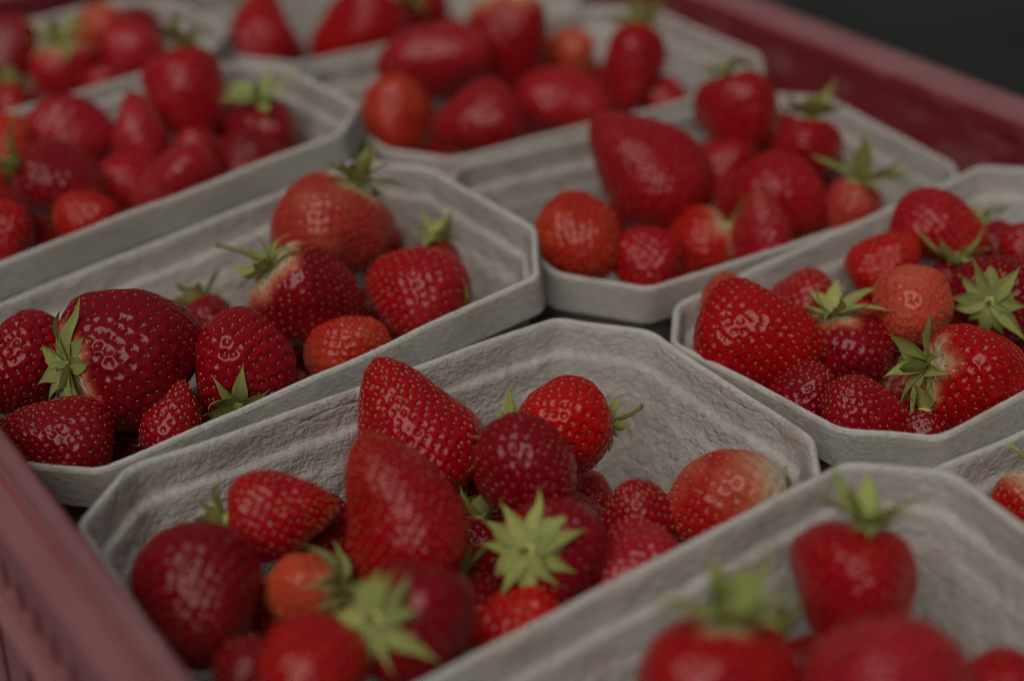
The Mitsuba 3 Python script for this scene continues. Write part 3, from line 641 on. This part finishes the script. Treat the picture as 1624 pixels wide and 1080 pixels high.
    ('E',[-43.2,-98.5,-1.2],[-0.311,-0.213,-0.926],30.8,36.0,0.65,'r',0.0,(10,17,0.45,0),'blurred upright strawberry with leaves on top in the bottom right punnet'),
    ('E',[-96.2,-111.1,3.8],[-0.233,-0.19,-0.954],35.3,31.6,0.3,'r',0.15,(10,19,0.5,0),'large blurred strawberry with a green crown cut by the bottom edge'),
    ('E',[-67.3,-134.8,6.8],[0.444,-0.186,0.877],34.9,33.4,0.35,'p2',0,None,'large pinkish blurred strawberry at the bottom edge of the bottom right punnet'),
    ('E',[-37.2,-141.9,-7.2],[0.005,-0.835,-0.55],22.8,24.3,0.4,'r',0,None,'blurred strawberry at the very bottom right corner'),
    ('E',[-63.3,-103.7,-15.2],[0.005,-0.835,-0.55],20.7,20.7,0.4,'d',0,(8,16,0.3,0),'dark strawberry in the gap between the two largest blurred ones'),
    ('J',[44.1,-79.1,-20.0],[-0.394,0.01,-0.919],18.8,20.7,0.4,'r2',0.35,(8,13,0.4,0),'bright strawberry with pale shoulder at the right photo edge below the right middle punnet'),
    ('B',[-144.6,107.9,-31.2],[0.05,-0.791,-0.61],23.3,25.0,0.4,'d',0,None,'dark strawberry in shadow between the lowest and the small pointed one,middle left punnet'),
    ('B',[-47.5,129.1,-24.6],[0.05,-0.791,-0.61],20.8,23.2,0.4,'d',0,None,'dark strawberry in shadow behind the low orange-tinged one in the middle left punnet'),
    ('A', [-45.2, 9.7, -48.7], [-0.068, 0.875, 0.48], 24.4, 27.7, 0.47, 'd', 0, None, 'sliver of a shadowed strawberry just left of the small deep red strawberry, front centre punnet'),
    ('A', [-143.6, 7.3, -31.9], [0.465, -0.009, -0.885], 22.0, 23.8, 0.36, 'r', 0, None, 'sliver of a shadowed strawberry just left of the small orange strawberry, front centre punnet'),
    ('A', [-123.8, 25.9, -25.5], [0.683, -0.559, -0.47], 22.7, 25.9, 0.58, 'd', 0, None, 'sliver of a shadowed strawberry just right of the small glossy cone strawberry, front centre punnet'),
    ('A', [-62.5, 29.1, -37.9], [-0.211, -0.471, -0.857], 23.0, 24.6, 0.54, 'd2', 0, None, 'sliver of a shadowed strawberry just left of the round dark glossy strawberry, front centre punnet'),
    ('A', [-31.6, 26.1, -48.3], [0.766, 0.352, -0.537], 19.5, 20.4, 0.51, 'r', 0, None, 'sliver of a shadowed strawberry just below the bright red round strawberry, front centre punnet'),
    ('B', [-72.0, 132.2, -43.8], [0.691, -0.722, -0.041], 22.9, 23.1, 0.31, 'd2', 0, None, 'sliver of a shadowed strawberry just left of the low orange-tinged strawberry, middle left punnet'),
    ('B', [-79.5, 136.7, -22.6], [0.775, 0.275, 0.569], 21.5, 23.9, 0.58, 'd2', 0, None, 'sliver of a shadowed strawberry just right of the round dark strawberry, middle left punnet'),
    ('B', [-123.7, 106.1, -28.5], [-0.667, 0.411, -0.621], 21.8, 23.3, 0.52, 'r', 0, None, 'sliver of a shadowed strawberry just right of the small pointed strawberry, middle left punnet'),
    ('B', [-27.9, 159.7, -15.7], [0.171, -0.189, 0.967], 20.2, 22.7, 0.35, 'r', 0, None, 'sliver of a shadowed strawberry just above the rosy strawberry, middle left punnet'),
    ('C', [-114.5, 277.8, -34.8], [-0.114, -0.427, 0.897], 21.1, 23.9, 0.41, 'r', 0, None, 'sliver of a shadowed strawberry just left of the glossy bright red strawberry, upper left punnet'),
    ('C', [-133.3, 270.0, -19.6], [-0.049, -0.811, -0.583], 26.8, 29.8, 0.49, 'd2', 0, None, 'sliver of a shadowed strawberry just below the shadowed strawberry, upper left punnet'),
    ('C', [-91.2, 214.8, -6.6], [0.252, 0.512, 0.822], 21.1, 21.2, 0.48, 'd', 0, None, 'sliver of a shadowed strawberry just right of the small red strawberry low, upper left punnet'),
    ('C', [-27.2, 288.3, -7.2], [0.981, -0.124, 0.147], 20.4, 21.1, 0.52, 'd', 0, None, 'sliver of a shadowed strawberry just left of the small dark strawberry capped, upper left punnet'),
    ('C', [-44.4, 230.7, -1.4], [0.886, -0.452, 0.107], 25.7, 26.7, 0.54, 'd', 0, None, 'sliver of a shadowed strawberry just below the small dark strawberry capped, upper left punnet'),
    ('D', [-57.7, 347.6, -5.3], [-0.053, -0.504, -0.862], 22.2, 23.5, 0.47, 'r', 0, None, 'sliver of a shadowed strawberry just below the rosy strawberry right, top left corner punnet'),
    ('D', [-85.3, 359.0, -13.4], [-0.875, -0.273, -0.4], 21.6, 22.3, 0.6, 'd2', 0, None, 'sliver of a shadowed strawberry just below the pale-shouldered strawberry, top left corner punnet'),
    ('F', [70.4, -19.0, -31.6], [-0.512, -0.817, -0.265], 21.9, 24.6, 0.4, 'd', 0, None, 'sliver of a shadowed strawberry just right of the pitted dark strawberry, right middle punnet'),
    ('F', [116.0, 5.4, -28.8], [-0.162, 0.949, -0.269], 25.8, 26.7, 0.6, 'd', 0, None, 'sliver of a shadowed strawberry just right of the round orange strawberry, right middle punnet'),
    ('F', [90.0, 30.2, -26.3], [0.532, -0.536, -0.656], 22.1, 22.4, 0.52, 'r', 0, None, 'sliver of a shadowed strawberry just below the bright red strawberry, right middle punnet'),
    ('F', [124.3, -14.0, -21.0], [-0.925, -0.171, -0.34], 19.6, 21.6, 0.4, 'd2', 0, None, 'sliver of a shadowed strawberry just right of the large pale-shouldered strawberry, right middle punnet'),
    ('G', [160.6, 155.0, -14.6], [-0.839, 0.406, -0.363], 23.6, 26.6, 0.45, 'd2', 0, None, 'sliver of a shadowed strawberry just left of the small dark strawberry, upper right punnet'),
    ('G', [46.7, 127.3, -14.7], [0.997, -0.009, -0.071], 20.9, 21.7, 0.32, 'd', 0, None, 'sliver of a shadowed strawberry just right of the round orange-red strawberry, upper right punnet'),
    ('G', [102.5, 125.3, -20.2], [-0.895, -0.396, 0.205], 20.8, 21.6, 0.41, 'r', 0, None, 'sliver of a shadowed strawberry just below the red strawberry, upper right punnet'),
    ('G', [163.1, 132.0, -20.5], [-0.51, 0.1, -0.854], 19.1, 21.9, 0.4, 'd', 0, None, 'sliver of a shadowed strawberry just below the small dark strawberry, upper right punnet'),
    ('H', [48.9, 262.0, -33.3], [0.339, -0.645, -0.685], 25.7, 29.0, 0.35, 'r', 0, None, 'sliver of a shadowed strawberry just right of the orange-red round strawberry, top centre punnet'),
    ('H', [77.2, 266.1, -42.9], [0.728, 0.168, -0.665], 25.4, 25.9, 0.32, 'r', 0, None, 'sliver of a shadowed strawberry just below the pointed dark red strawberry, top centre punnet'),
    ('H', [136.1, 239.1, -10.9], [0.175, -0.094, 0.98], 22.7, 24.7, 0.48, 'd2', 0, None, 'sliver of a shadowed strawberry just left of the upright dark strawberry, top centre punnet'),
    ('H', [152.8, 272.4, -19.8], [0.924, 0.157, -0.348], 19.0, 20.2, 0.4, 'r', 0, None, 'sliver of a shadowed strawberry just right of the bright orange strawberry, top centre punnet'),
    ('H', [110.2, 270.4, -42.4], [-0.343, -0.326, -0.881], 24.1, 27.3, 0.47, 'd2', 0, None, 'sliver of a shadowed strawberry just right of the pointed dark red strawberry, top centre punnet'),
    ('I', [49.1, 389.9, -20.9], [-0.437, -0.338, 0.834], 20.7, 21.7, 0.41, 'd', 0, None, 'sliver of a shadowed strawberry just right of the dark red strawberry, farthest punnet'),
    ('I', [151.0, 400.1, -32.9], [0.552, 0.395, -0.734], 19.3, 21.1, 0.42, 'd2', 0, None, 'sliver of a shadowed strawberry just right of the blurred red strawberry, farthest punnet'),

]
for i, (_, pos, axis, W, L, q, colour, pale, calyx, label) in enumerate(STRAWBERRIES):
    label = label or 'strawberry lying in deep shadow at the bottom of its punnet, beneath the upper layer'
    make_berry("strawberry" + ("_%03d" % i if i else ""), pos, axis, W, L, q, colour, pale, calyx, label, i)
